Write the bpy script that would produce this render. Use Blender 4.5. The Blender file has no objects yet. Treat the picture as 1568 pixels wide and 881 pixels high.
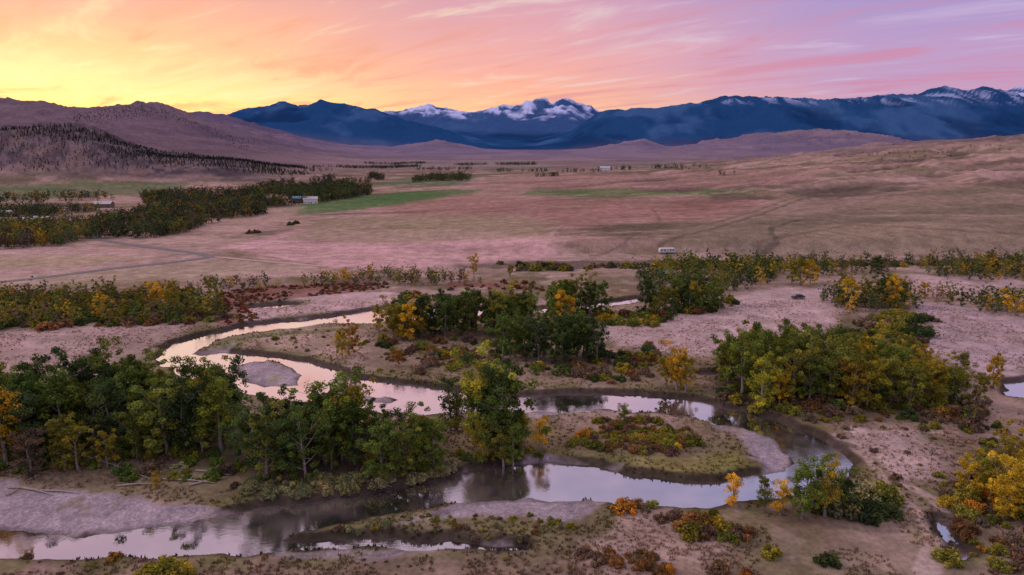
import bpy, math, random
import numpy as np
random.seed(7); R=np.random.RandomState(7)
W,H=1568.0,881.0; F=W*24/36; CH=60.0; TH=math.atan(215.5/F)
ct,st=math.cos(TH),math.sin(TH)
scene=bpy.context.scene
# ---------------------------------------------------------------- image pixel to ground helpers
def ray(x,y):
    u=(x-W/2)/F; v=(H/2-y)/F
    Y=ct+v*st; Z=-st+v*ct
    return u/Y, Z/Y
def gflat(x,y,z=0.0):
    s,e=ray(x,y); Y=(z-CH)/e
    return (s*Y,Y)
# ---------------------------------------------------------------- noise
TAB=np.random.RandomState(3).rand(256,256)
def vn(x,y,seed=0):
    x=x+seed*17.31; y=y+seed*7.77
    xi=np.floor(x).astype(np.int64); yi=np.floor(y).astype(np.int64)
    fx=x-xi; fy=y-yi
    fx=fx*fx*fx*(fx*(fx*6-15)+10); fy=fy*fy*fy*(fy*(fy*6-15)+10)
    a=TAB[xi&255,yi&255]; b=TAB[(xi+1)&255,yi&255]; c=TAB[xi&255,(yi+1)&255]; d=TAB[(xi+1)&255,(yi+1)&255]
    return (a*(1-fx)+b*fx)*(1-fy)+(c*(1-fx)+d*fx)*fy
def fbm(x,y,o=4,seed=0,ridge=False):
    t=0;a=1;n=0
    for i in range(o):
        v=vn(x,y,seed+i*3)
        if ridge: v=1-np.abs(2*v-1)
        t=t+a*v;n+=a;a*=.5
        x,y=(x*.8-y*.6)*2.03,(x*.6+y*.8)*2.03
    return t/n
def sstep(a,b,x):
    t=np.clip((x-a)/(b-a),0,1); return t*t*(3-2*t)
# ---------------------------------------------------------------- terrain layers
Lz=[ # (Y, kind, pts)
(10,'z',[(0,0)]),(385,'z',[(0,0)]),
(402,'z',[(0,0),(560,0),(800,2.5),(900,6),(1200,7),(1568,8),(2000,8)]),
(520,'z',[(0,0),(450,0),(600,3),(800,7),(1000,9),(1200,13),(1400,16),(1568,19),(2000,24)]),
(720,'z',[(0,0),(400,0),(600,5),(800,10),(1000,15),(1200,23),(1400,32),(1568,40),(2000,50)]),
(950,'z',[(-400,8),(0,3),(200,2),(400,2),(600,8),(800,14),(1000,22),(1200,33),(1400,48),(1568,58),(2000,70)]),
(1400,'y',[(-400,185),(0,192),(120,192),(165,207),(250,233),(350,247),(470,262),(600,262),(800,259),(1000,254),(1200,243),(1400,227),(1568,215),(2000,200)]),
(1900,'y',[(-400,190),(0,205),(120,206),(250,232),(350,240),(470,252),(600,256),(800,253),(1000,249),(1200,240),(1400,221),(1568,204),(2000,190)]),
(2600,'y',[(-400,170),(0,180),(120,188),(250,205),(350,222),(470,240),(600,249),(800,247),(1000,247),(1200,244),(1400,230),(1568,218),(2000,205)]),
(3600,'y',[(-400,154),(0,160),(60,162),(110,169),(180,164),(225,161),(265,168),(300,180),(350,196),(400,210),(470,228),(560,240),(700,243),(900,243),(1100,243),(1300,240),(1568,235),(2000,230)]),
(5000,'y',[(-400,170),(0,180),(300,192),(400,207),(500,225),(600,236),(700,237),(900,238),(1000,234),(1040,228),(1150,224),(1250,224),(1400,228),(1568,230)]),
(6500,'y',[(-400,170),(0,175),(250,178),(320,173),(350,181),(400,196),(450,210),(520,222),(600,226),(640,220),(680,217),(740,228),(820,232),(900,228),(960,218),(985,216),(1020,226),(1060,222),(1150,207),(1220,199),(1290,203),(1350,210),(1420,222),(1568,228)]),
(8000,'y',[(-400,190),(300,192),(500,222),(600,230),(1000,230),(1568,228)]),
(11000,'y',[(-400,165),(250,175),(350,178),(400,171),(440,165),(530,164),(580,171),(620,186),(700,203),(760,216),(820,218),(870,206),(905,182),(925,172),(960,170),(1000,166),(1050,158),(1090,155),(1130,157),(1180,155),(1250,157),(1330,152),(1400,149),(1450,144),(1520,147),(1568,158),(2000,150)]),
(13500,'y',[(-400,200),(1568,200)]),
(18000,'y',[(-400,200),(400,200),(560,178),(590,171),(620,173),(660,168),(690,172),(720,176),(760,170),(800,165),(820,160),(832,153),(846,161),(860,153),(880,158),(910,172),(1000,180),(1130,170),(1175,153),(1200,170),(1450,165),(1500,148),(1568,139),(1700,135)]),
(27000,'y',[(0,222)]),
]
s_in=np.linspace(-.95,.95,900); so=np.linspace(.96,2.4,40)
S=np.concatenate([-so[::-1],s_in,so]); NC=len(S)
ypx=np.arange(900,264,-0.95)
near=np.array([gflat(784,v)[1] for v in ypx])
YR=np.concatenate([np.linspace(10,near[0]-1,30),near,np.exp(np.linspace(math.log(near[-1]*1.006),math.log(27000),430))])
NR=len(YR)
px_of_S=S/ct*F+W/2
K=len(Lz); LZ=np.zeros((K,NC)); LY=np.log(np.array([l[0] for l in Lz],float))
for k,(Y,kind,pts) in enumerate(Lz):
    p=np.interp(px_of_S,[a for a,b in pts],[b for a,b in pts])
    if kind=='z': LZ[k]=p
    else:
        v=(H/2-p)/F; e=(-st+v*ct)/(ct+v*st); LZ[k]=CH+e*Y
hh=np.diff(LY)[:,None]; dl=np.diff(LZ,axis=0)/hh
m=np.zeros_like(LZ)
w1=2*hh[1:]+hh[:-1]; w2=hh[1:]+2*hh[:-1]
ok=(dl[1:]*dl[:-1])>0
with np.errstate(divide='ignore',invalid='ignore'):
    mm=(w1+w2)/(w1/dl[:-1]+w2/dl[1:])
m[1:-1]=np.where(ok,mm,0)
lr=np.log(YR); idx=np.clip(np.searchsorted(LY,lr,side='right')-1,0,K-2)
t=((lr-LY[idx])/(LY[idx+1]-LY[idx]))[:,None]; hk=(LY[idx+1]-LY[idx])[:,None]
Z=(2*t**3-3*t**2+1)*LZ[idx]+(t**3-2*t**2+t)*hk*m[idx]+(-2*t**3+3*t**2)*LZ[idx+1]+(t**3-t**2)*hk*m[idx+1]
GX=S[None,:]*YR[:,None]; GY=np.repeat(YR[:,None],NC,1)
pxg=GX/GY/ct*F+W/2
# relief noise
hillm=sstep(395,900,GY)
Z+=hillm*(1-sstep(5000,9000,GY))*(fbm(GX/260,GY/260,5,2)-.5)*(9+26*sstep(900,3500,GY))*np.clip(.25+Z/60,.15,1.6)
lefth=sstep(1000,1500,GY)*(1-sstep(6500,8500,GY))
gul=fbm(GX/330+fbm(GX/900,GY/900,2,8)*2,GY/330,5,5,True)
Z+=lefth*(gul-.6)*np.clip((Z-15)*.65,0,85)
righth=sstep(430,620,GY)*(1-sstep(1800,2400,GY))*sstep(700,1100,pxg)
rg=fbm(GX/110+fbm(GX/300,GY/300,2,18)*2,GY/75,5,15,True)
Z+=righth*(rg-.62)*np.clip(Z*.5,0,18)
mt=sstep(7500,10000,GY)
rid=fbm(GX/1500+fbm(GX/3000,GY/3000,2,9)*1.5,GY/1500,6,11,True)
rid2=fbm(GX/480,GY/700,5,12,True)
Z+=mt*((rid-.62)*np.clip(Z*.42,0,420)+(rid2-.6)*np.clip(Z*.14,0,130))
Z0=Z.copy()
def zrow_lookup(A,X,Y):
    X=np.atleast_1d(np.asarray(X,float));Y=np.atleast_1d(np.asarray(Y,float))
    s=X/Y
    ci=np.clip(np.searchsorted(S,s)-1,0,NC-2); ri=np.clip(np.searchsorted(YR,Y)-1,0,NR-2)
    fc=np.clip((s-S[ci])/(S[ci+1]-S[ci]),0,1); fr=np.clip((Y-YR[ri])/(YR[ri+1]-YR[ri]),0,1)
    return (A[ri,ci]*(1-fc)+A[ri,ci+1]*fc)*(1-fr)+(A[ri+1,ci]*(1-fc)+A[ri+1,ci+1]*fc)*fr
def hit(x,y):
    s,e=ray(x,y)
    ci=int(np.clip(np.searchsorted(S,s)-1,0,NC-2)); fc=min(max((s-S[ci])/(S[ci+1]-S[ci]),0),1)
    col=Z0[:,ci]*(1-fc)+Z0[:,ci+1]*fc
    d=col-(CH+e*YR)
    g=np.where((d>=0)&(YR>60))[0]
    if len(g)==0: return (s*20000,20000.)
    i=g[0]
    if i==0: return (s*YR[0],YR[0])
    tt=d[i-1]/(d[i-1]-d[i]); Y=YR[i-1]+tt*(YR[i]-YR[i-1])
    return (s*Y,Y)
def sdist(px,py,poly):
    poly=np.array(poly,float); d=np.full(px.shape,1e18); ins=np.zeros(px.shape,bool); n=len(poly)
    for i in range(n):
        ax,ay=poly[i]; bx,by=poly[(i+1)%n]
        ex,ey=bx-ax,by-ay; wx=px-ax; wy=py-ay
        q=np.clip((wx*ex+wy*ey)/(ex*ex+ey*ey+1e-9),0,1)
        d=np.minimum(d,(wx-q*ex)**2+(wy-q*ey)**2)
        c=((ay>py)!=(by>py))&(px<(bx-ax)*(py-ay)/((by-ay) if by!=ay else 1e-9)+ax)
        ins^=c
    d=np.sqrt(d); return np.where(ins,-d,d)
def ldist(px,py,line):
    d=np.full(px.shape,1e18)
    for (ax,ay),(bx,by) in zip(line[:-1],line[1:]):
        ex,ey=bx-ax,by-ay; wx=px-ax; wy=py-ay
        q=np.clip((wx*ex+wy*ey)/(ex*ex+ey*ey+1e-9),0,1)
        d=np.minimum(d,(wx-q*ex)**2+(wy-q*ey)**2)
    return np.sqrt(d)
# ---------------------------------------------------------------- river
WL=-0.9
RIV=[(640,470),(575,474),(540,480),(480,488),(420,494),(380,498),(340,508),(300,515),(270,525),(250,535),(240,546),(255,565),(290,585),(350,600),(420,612),(500,625),(580,636),(640,640),(700,637),(760,630),(830,629),(880,633),(900,628),(960,632),(1040,640),(1090,648),(1140,655),(1180,668),(1205,690),(1213,710),(1200,722),(1150,730),(1100,737),(1040,739),(980,731),(940,720),(900,714),(850,708),(800,708),(760,712),(710,722),(680,735),(600,752),(480,770),(385,781),(340,790),(280,803),(200,813),(120,824),(60,818),(0,815),(-200,810),(-200,872),(0,861),(200,859),(300,857),(380,851),(450,847),(540,842),(640,840),(720,843),(790,843),(800,834),(700,829),(600,825),(520,830),(430,830),(460,817),(520,805),(600,792),(680,778),(740,770),(800,764),(850,766),(910,771),(950,779),(1000,780),(1080,780),(1120,773),(1180,765),(1230,755),(1280,745),(1300,728),(1303,712),(1285,690),(1250,668),(1200,648),(1150,632),(1100,620),(1050,610),(980,605),(920,602),(860,604),(790,608),(720,603),(660,595),(600,585),(550,580),(520,568),(470,554),(420,546),(360,540),(300,543),(315,533),(330,525),(350,518),(380,512),(430,505),(480,499),(540,497),(575,498),(640,492)]
UPR=[(640,470),(720,474),(820,472),(880,468),(940,461),(1010,452),(1100,443),(1100,448),(1010,460),(940,470),(880,478),(820,482),(720,486),(640,492)]
ISL=[(362,560),(390,551),(435,558),(466,573),(458,588),(410,592),(385,587),(366,576)]
BAR0=[(490,602),(520,599),(570,606),(610,612),(590,617),(520,610)]
PONDS=[[(1536,588),(1600,580),(1600,618),(1548,612)],[(1072,572),(1100,569),(1104,574),(1076,578)],[(378,470),(430,465),(462,468),(430,474),(385,475)],[(1440,800),(1460,812),(1480,850),(1465,858),(1448,830)],[(322,492),(350,487),(348,492),(328,496)]]
P=lambda L,z=WL:[gflat(a,b,z) for a,b in L]
NEARR=int(np.searchsorted(YR,470))
nx=GX[:NEARR]; ny=GY[:NEARR]
wx=nx+(fbm(nx/6,ny/6,4,21)-.5)*4.0; wy=ny+(fbm(nx/6,ny/6,4,31)-.5)*3.0
sd=sdist(wx,wy,P(RIV)); sd=np.minimum(sd,sdist(wx,wy,P(UPR)))
sd=np.maximum(sd,-sdist(wx,wy,P(ISL,-.6)));sd=np.maximum(sd,-sdist(wx,wy,P(BAR0,-.6))-.0)
for p in PONDS: sd=np.minimum(sd,sdist(wx,wy,P(p)))
BARS=[[(-260,742),(0,746),(120,750),(230,766),(385,778),(340,792),(280,805),(200,815),(120,826),(0,818),(-260,812)],
[(1078,646),(1140,650),(1185,662),(1213,690),(1220,712),(1200,726),(1160,733),(1150,705),(1130,675)],
[(690,772),(800,758),(870,764),(925,778),(900,806),(800,796),(700,795),(600,800)],
[(690,728),(780,704),(880,704),(945,718),(900,722),(800,718),(720,730)],
ISL,BAR0,[(300,540),(350,528),(345,548),(310,552)],[(420,852),(560,838),(720,838),(800,838),(820,848),(560,850),(420,862)],
[(700,632),(800,624),(900,624),(940,634),(860,640),(700,645)],[(560,478),(460,488),(380,497),(300,516),(400,508),(480,500)]]
bar=np.zeros_like(sd)
bwx=nx+(fbm(nx/9,ny/9,4,41)-.5)*7; bwy=ny+(fbm(nx/9,ny/9,4,43)-.5)*7
for b in BARS: bar=np.maximum(bar,sstep(1.0,-1.5,sdist(bwx,bwy,P(b,-.4))))
slope=.95*(1-bar)+.10*bar
und=(fbm(nx/14,ny/14,4,51)-.5)*.7+(fbm(nx/2.2,ny/2.2,3,53)-.5)*.22
land=np.minimum(und*.6+.1, WL+.0+np.maximum(sd,0)*slope+ und*.12*(bar))
prof=np.where(sd>0,land,np.maximum(WL+sd*.35-.02,-2.4)+ (fbm(nx/7,ny/7,3,57)-.5)*.2*sstep(-.8,-3,sd))
flatm=1-sstep(360,395,ny)
Z[:NEARR]=Z[:NEARR]+prof*flatm
# ---------------------------------------------------------------- ground colours
def mixc(C,col,mk): return C*(1-mk[...,None])+np.array(col)[None,None,:]*mk[...,None]
n1=fbm(GX/40,GY/40,4,61); n2=fbm(GX/9,GY/9,4,63); n3=fbm(GX/2.5,GY/2.5,3,65)
C=np.zeros(GX.shape+(3,)); C[:]=(.31,.225,.17)
C=mixc(C,(.18,.135,.08),sstep(.42,.62,n1)*.8)
C=mixc(C,(.44,.325,.275),sstep(.5,.68,n2)*.5)
C=mixc(C,(.13,.12,.055),sstep(.54,.68,fbm(GX/17,GY/17,4,66))*.6)
b=sstep(385,400,GY)
benchc=np.zeros_like(C); benchc[:]=(.32,.215,.165)
bn=fbm(GX/140,GY/60,4,71); bn2=fbm(GX/34,GY/22,5,73)
benchc=mixc(benchc,(.19,.16,.095),sstep(.45,.6,bn)*.8)
benchc=mixc(benchc,(.46,.31,.26),sstep(.5,.65,bn2)*.65)
benchc=mixc(benchc,(.11,.085,.06),sstep(.52,.68,fbm(GX/90,GY/28,5,75))*.75)
C=C*(1-b[...,None])+benchc*b[...,None]
ZN=[
([(370,455),(520,446),(640,450),(640,470),(575,474),(480,486),(390,494),(350,480)],(.56,.40,.38),2,.8),
([(930,500),(960,480),(1130,455),(1200,440),(1270,440),(1290,480),(1260,520),(1150,550),(1050,545),(960,530),(920,520)],(.50,.37,.35),3,.85),
([(1395,462),(1568,480),(1700,500),(1700,600),(1500,580),(1420,540),(1400,500)],(.46,.35,.36),3,.8),
([(1380,420),(1568,425),(1568,440),(1420,450)],(.48,.35,.33),3,.8),
([(-200,515),(300,497),(250,525),(240,545),(140,565),(-200,560)],(.43,.315,.28),3,.7),
([(330,530),(420,500),(560,500),(560,575),(470,550),(370,537)],(.42,.31,.23),2,.7),
([(330,530),(350,520),(420,508),(560,500),(560,505),(430,514),(380,522),(360,537)],(.13,.15,.05),1,.8),
([(320,470),(330,450),(420,438),(560,432),(600,440),(480,455),(370,466),(380,500),(330,498)],(.20,.08,.06),2,.85),
([(690,432),(760,430),(800,436),(760,442),(690,440)],(.22,.085,.065),2,.7),
([(640,395),(860,400),(1568,398),(1568,404),(860,412),(700,410)],(.065,.055,.045),3,.8),
([(-300,385),(130,372),(230,388),(330,395),(480,408),(500,425),(300,425),(-300,455)],(.50,.345,.29),6,.78),
([(-300,400),(100,392),(250,392),(140,405),(-300,425)],(.36,.29,.15),4,.6),
([(0,428),(330,400),(480,410),(430,418),(0,448)],(.34,.29,.17),4,.5),
([(340,380),(460,352),(700,352),(830,362),(860,395),(640,412),(500,412),(400,395)],(.58,.355,.33),7,.78),
([(430,368),(500,335),(700,326),(880,340),(820,362),(640,372)],(.27,.225,.13),6,.72),
([(430,326),(480,306),(640,292),(740,290),(720,298),(560,320),(470,330)],(.065,.155,.045),6,.9),
([(790,300),(820,288),(960,288),(1180,293),(1100,300),(900,302)],(.10,.165,.055),8,.85),
([(560,322),(700,300),(900,304),(1200,298),(1190,310),(1080,340),(980,338),(860,350),(800,330),(620,328)],(.30,.155,.125),24,.72),
([(1040,352),(1240,300),(1300,280),(1568,290),(1700,300),(1700,390),(1160,392)],(.20,.16,.11),14,.65),
([(1180,388),(1260,345),(1400,340),(1568,355),(1568,372),(1300,392)],(.31,.24,.155),7,.6),
([(700,278),(900,262),(1240,262),(1250,285),(1000,290),(760,290)],(.32,.185,.155),26,.6),
([(-300,282),(100,280),(300,278),(240,296),(60,305),(-300,312)],(.09,.15,.06),8,.8),
([(0,338),(130,332),(120,348),(0,352)],(.38,.29,.24),6,.7),
([(300,345),(420,318),(470,316),(440,335),(330,372),(200,375)],(.44,.31,.24),6,.6),
([(560,285),(620,272),(740,268),(700,284)],(.09,.15,.07),12,.75),
([(600,249),(800,245),(830,248),(640,253)],(.09,.20,.09),30,.8),
([(900,251),(1040,247),(1050,250),(920,255)],(.09,.20,.09),30,.8),
([(740,256),(860,254),(850,258),(750,260)],(.10,.19,.08),30,.7),
([(850,690),(950,694),(1050,703),(1130,690),(1155,724),(1050,735),(950,718),(860,704)],(.24,.22,.06),2,.8),
([(440,825),(560,802),(700,792),(860,800),(900,815),(800,832),(650,824),(520,828)],(.16,.15,.06),1.5,.8),
([(0,720),(330,712),(700,735),(480,768),(380,775),(230,765),(120,750),(0,744)],(.20,.165,.085),1.5,.7),
([(-100,640),(330,640),(690,680),(690,730),(480,742),(330,715),(-100,715)],(.075,.065,.035),4,.9),
([(1090,560),(1290,530),(1480,600),(1500,650),(1280,650),(1080,610)],(.12,.10,.055),3,.85),
([(1290,490),(1400,475),(1425,500),(1400,540),(1420,600),(1290,600)],(.13,.105,.06),3,.8),
([(560,500),(830,500),(930,560),(1060,590),(1040,603),(700,590),(560,560)],(.21,.165,.10),4,.7),
([(1010,600),(1100,612),(1280,660),(1310,720),(1330,720),(1290,650),(1150,605)],(.19,.14,.09),1.5,.7),
([(1290,655),(1400,660),(1460,700),(1440,740),(1380,735),(1330,700)],(.46,.35,.32),2,.78),
([(1340,720),(1400,760),(1440,800),(1420,881),(1250,881),(1290,800)],(.34,.25,.195),3,.65),
([(300,860),(600,850),(900,860),(1100,875),(1200,940),(0,940),(-100,880)],(.24,.165,.125),2,.7),
([(700,640),(850,640),(860,690),(760,715),(700,720)],(.19,.16,.07),2,.7),
([(395,575),(440,573),(458,580),(440,588),(400,587)],(.20,.21,.05),.6,.9),
([(1440,640),(1600,640),(1600,881),(1460,881),(1440,780)],(.20,.145,.11),3,.6),
]
BARC=(.40,.335,.35)
gx2=GX+(fbm(GX/12,GY/12,4,81)-.5)*10*sstep(60,400,GY); gy2=GY+(fbm(GX/12,GY/12,4,83)-.5)*10*sstep(60,400,GY)
def region(pts):
    Ys=[p[1] for p in pts]; r0=int(np.searchsorted(YR,max(5,min(Ys)*.93))); r1=int(np.searchsorted(YR,max(Ys)*1.07))
    return r0,min(NR,max(r1,r0+2))
for pts,col,fe,stg in ZN:
    w=[hit(a,b_) for a,b_ in pts]; r0,r1=region(w)
    d=sdist(gx2[r0:r1],gy2[r0:r1],w)
    mk=sstep(fe,-fe,d)*stg*(.72+.5*(n2[r0:r1]-.3)+(.9*(bn2[r0:r1]-.5) if w[0][1]>385 else 0)).clip(0,1)
    C[r0:r1]=mixc(C[r0:r1],col,mk)
LN=[([(860,345),(830,370),(850,395)],1.0,(.42,.30,.25),.5),([(1010,378),(1100,348),(1240,303),(1290,290)],1.5,(.12,.10,.06),.7),
([(430,330),(620,322),(860,300),(1230,296)],2,(.45,.32,.24),.5),([(500,410),(400,392),(350,382)],1.2,(.22,.18,.10),.5),
([(860,352),(1080,345),(1240,300)],1.5,(.14,.11,.07),.6),
([(640,372),(860,362),(1040,352)],1.2,(.42,.31,.24),.5),([(1278,668),(1340,690),(1390,745),(1430,765),(1450,800),(1440,850),(1400,930)],1.0,(.50,.38,.33),.7),
([(1265,672),(1325,700),(1372,755),(1410,790),(1420,840),(1380,930)],.7,(.50,.38,.33),.6),
([(1440,700),(1360,660),(1300,650)],.7,(.17,.12,.09),.6),([(420,300),(620,283),(800,270),(900,262)],4,(.36,.27,.22),.6),
([(1100,300),(1300,330),(1568,330)],2,(.33,.26,.19),.4),([(1160,380),(1300,345),(1568,360)],2,(.12,.09,.06),.5),
([(1150,392),(1190,372),(1180,350),(1230,335)],1.6,(.09,.08,.055),.7),([(900,392),(960,370),(1010,340),(1000,320)],1.2,(.13,.10,.07),.5)]
for pts,wd,col,stg in LN:
    w=[hit(a,b_) for a,b_ in pts]; r0,r1=region(w)
    d=ldist(gx2[r0:r1]*.5+GX[r0:r1]*.5,gy2[r0:r1]*.5+GY[r0:r1]*.5,w)
    C[r0:r1]=mixc(C[r0:r1],col,sstep(wd*1.6,wd*.6,d)*stg)
C=mixc(C,(.075,.06,.05),righth*sstep(.60,.40,rg)*.65)  # gully shade on the right hills painted into the ground colour
# far terrain
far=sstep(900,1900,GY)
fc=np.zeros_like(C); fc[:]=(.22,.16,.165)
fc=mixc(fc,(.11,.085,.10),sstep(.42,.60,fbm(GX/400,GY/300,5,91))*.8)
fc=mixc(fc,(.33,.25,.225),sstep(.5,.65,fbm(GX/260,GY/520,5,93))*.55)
fc=mixc(fc,(.038,.036,.052),sstep(.60,.42,gul)*.8*lefth*sstep(15,60,Z))  # left hill gullies darkened in the colour to deepen their shading
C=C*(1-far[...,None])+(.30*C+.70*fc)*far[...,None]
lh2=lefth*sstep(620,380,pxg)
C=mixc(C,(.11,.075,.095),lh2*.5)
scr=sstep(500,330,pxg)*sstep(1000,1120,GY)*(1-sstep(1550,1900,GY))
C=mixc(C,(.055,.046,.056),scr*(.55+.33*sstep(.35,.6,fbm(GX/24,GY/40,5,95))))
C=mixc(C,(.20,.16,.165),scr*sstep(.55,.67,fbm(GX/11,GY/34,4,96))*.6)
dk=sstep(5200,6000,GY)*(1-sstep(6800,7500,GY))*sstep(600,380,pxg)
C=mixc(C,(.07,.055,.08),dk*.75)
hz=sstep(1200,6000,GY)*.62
C=mixc(C,(.165,.14,.235),hz*(1-.35*sstep(60,200,Z)))  # aerial haze painted into the terrain colour, growing with distance
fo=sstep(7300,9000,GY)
fcol=np.zeros_like(C); fcol[:]=(.016,.066,.17)  # mountain forest colour with the blue of aerial haze put in
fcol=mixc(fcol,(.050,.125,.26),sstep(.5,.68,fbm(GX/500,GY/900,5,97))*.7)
fcol=mixc(fcol,(.007,.030,.09),sstep(.64,.46,rid)*.7)  # forest tone darkened in the gullies, standing in for shade
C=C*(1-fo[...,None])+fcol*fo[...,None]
C=mixc(C,(.05,.105,.24),sstep(12500,13500,GY)*.6)  # more haze blue painted on the farthest range
sn=fbm(GX/420,GY/420,5,99)
sno=sstep(12500,13500,GY)*sstep(640,940,Z+(sn-.5)*700)*sstep(.50,.63,rid2*.6+.4*fbm(GX/150+GY/900,GY/1100,5,101))*.9
sno2=sstep(8500,9500,GY)*(1-sstep(12000,13000,GY))*sstep(600,780,Z)*sstep(.58,.69,fbm(GX/110+GY/700,GY/500,4,103))*.45
C=mixc(C,(.56,.64,.90),np.clip(sno+sno2,0,1))
G=np.zeros_like(GX)
cn=C[:NEARR]
bank=sstep(2.6,.9,sd)*(1-bar)*flatm
cn=mixc(cn,(.045,.036,.027),bank*.88)
gr=sstep(7,2.4,sd)*sstep(.8,2.4,sd)*(1-bar)*flatm*sstep(.4,.6,fbm(nx/8,ny/8,3,111))
cn=mixc(cn,(.16,.155,.055),gr*.7)
bc=bar*flatm*(1-sstep(.62,.72,fbm(nx/4,ny/4,4,113))*.6)
cn=mixc(cn,BARC,bc*.92)
cn=mixc(cn,(.18,.15,.15),bc*sstep(1.6,.0,sd)*.85)
cn=mixc(cn,(.08,.07,.07),sstep(.1,-.6,sd)*flatm)
C[:NEARR]=cn; G[:NEARR]=bc
C*=(.90+.20*n3)[...,None]
C*=np.array([1.0,.99,1.10])
C[:NEARR]*=(.87+.26*fbm(nx/.9,ny/.9,2,115))[...,None]
# ---------------------------------------------------------------- mesh utils
def mkmesh(name,V,Q,mats=(),mi=None,col=None,smooth=False,extra=None):
    me=bpy.data.meshes.new(name); V=np.asarray(V,np.float32); Q=np.asarray(Q,np.int32)
    me.vertices.add(len(V)); me.vertices.foreach_set('co',V.ravel())
    me.loops.add(Q.size); me.loops.foreach_set('vertex_index',Q.ravel())
    me.polygons.add(len(Q)); me.polygons.foreach_set('loop_start',np.arange(len(Q),dtype=np.int32)*Q.shape[1])
    for m_ in mats: me.materials.append(m_)
    if mi is not None: me.polygons.foreach_set('material_index',np.asarray(mi,np.int32))
    me.polygons.foreach_set('use_smooth',np.full(len(Q),smooth))
    me.update(calc_edges=True)
    if col is not None:
        a=me.attributes.new('tint','FLOAT_COLOR','POINT'); c=np.ones((len(V),4),np.float32); c[:,:3]=col; a.data.foreach_set('color',c.ravel())
    if extra is not None:
        a=me.attributes.new('gravel','FLOAT','POINT'); a.data.foreach_set('value',np.asarray(extra,np.float32).ravel())
    return me
def addobj(name,data,loc=(0,0,0),parent=None,rot=0,sc=(1,1,1),col=None):
    o=bpy.data.objects.new(name,data); o.location=loc; o.rotation_euler=(0,0,rot); o.scale=sc
    if col is not None: o.color=(col[0],col[1],col[2],1)
    if parent: o.parent=parent
    scene.collection.objects.link(o); return o
def mat(name):
    m_=bpy.data.materials.new(name); m_.use_nodes=True; nt=m_.node_tree; nt.nodes.clear()
    out=nt.nodes.new('ShaderNodeOutputMaterial'); return m_,nt,out
def N(nt,t,**k):
    n=nt.nodes.new(t)
    for a,b_ in k.items(): setattr(n,a,b_)
    return n
def simple(name,c,rough=.8,metal=0,var=.25,scale=3):
    m_,nt,out=mat(name); p=N(nt,'ShaderNodeBsdfPrincipled'); p.inputs['Roughness'].default_value=rough; p.inputs['Metallic'].default_value=metal
    tc=N(nt,'ShaderNodeTexCoord'); no=N(nt,'ShaderNodeTexNoise'); no.inputs['Scale'].default_value=scale; no.inputs['Detail'].default_value=4
    mr=N(nt,'ShaderNodeMapRange'); mr.inputs[1].default_value=.3; mr.inputs[2].default_value=.7; mr.inputs[3].default_value=1-var; mr.inputs[4].default_value=1+var
    mx=N(nt,'ShaderNodeVectorMath',operation='SCALE'); mx.inputs[0].default_value=c
    L=nt.links.new; L(tc.outputs['Object'],no.inputs['Vector']); L(no.outputs[0],mr.inputs[0]); L(mr.outputs[0],mx.inputs['Scale']); L(mx.outputs[0],p.inputs['Base Color']); L(p.outputs[0],out.inputs[0])
    return m_
gm,nt,out=mat('dry_grass_ground'); L=nt.links.new
p=N(nt,'ShaderNodeBsdfDiffuse')
at=N(nt,'ShaderNodeAttribute',attribute_name='tint'); ag=N(nt,'ShaderNodeAttribute',attribute_name='gravel'); tc=N(nt,'ShaderNodeTexCoord')
def noise(sc,det,vec=None):
    n=N(nt,'ShaderNodeTexNoise'); n.inputs['Scale'].default_value=sc; n.inputs['Detail'].default_value=det; n.inputs['Roughness'].default_value=.65
    L(vec or tc.outputs['Object'],n.inputs['Vector']); return n
def mr_(src,a,b_,c,d):
    n=N(nt,'ShaderNodeMapRange'); L(src,n.inputs[0])
    for i,v in enumerate((a,b_,c,d)): n.inputs[i+1].default_value=v
    return n
na=noise(1.1,4); nb=noise(.14,6)
ma=mr_(na.outputs[0],.32,.68,.78,1.22); mb=mr_(nb.outputs[0],.35,.65,.76,1.22)
m1=N(nt,'ShaderNodeMath',operation='MULTIPLY'); L(ma.outputs[0],m1.inputs[0]);L(mb.outputs[0],m1.inputs[1])
vo=N(nt,'ShaderNodeTexVoronoi'); vo.inputs['Scale'].default_value=2.2; L(tc.outputs['Object'],vo.inputs['Vector'])
vm=mr_(vo.outputs['Distance'],.1,.55,1.15,.78)
mg=N(nt,'ShaderNodeMix',data_type='FLOAT'); L(ag.outputs['Fac'],mg.inputs[0]); mg.inputs[2].default_value=1; L(vm.outputs[0],mg.inputs[3])
m3=N(nt,'ShaderNodeMath',operation='MULTIPLY'); L(m1.outputs[0],m3.inputs[0]);L(mg.outputs[0],m3.inputs[1])
sc=N(nt,'ShaderNodeVectorMath',operation='SCALE'); L(at.outputs['Color'],sc.inputs[0]); L(m3.outputs[0],sc.inputs['Scale']); L(sc.outputs[0],p.inputs['Color'])
bu=N(nt,'ShaderNodeBump'); bu.inputs['Strength'].default_value=.6; bu.inputs['Distance'].default_value=.25; L(na.outputs[0],bu.inputs['Height']); L(bu.outputs[0],p.inputs['Normal']); L(p.outputs[0],out.inputs[0])
ri=np.arange(NR-1)[:,None]*NC+np.arange(NC-1)[None,:]
Q=np.stack([ri,ri+1,ri+1+NC,ri+NC],-1).reshape(-1,4)
V=np.stack([GX,GY,Z],-1).reshape(-1,3)
addobj('valley_ground_terrain',mkmesh('valley_ground_terrain',V,Q,[gm],col=C.reshape(-1,3),smooth=True,extra=G))
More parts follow.
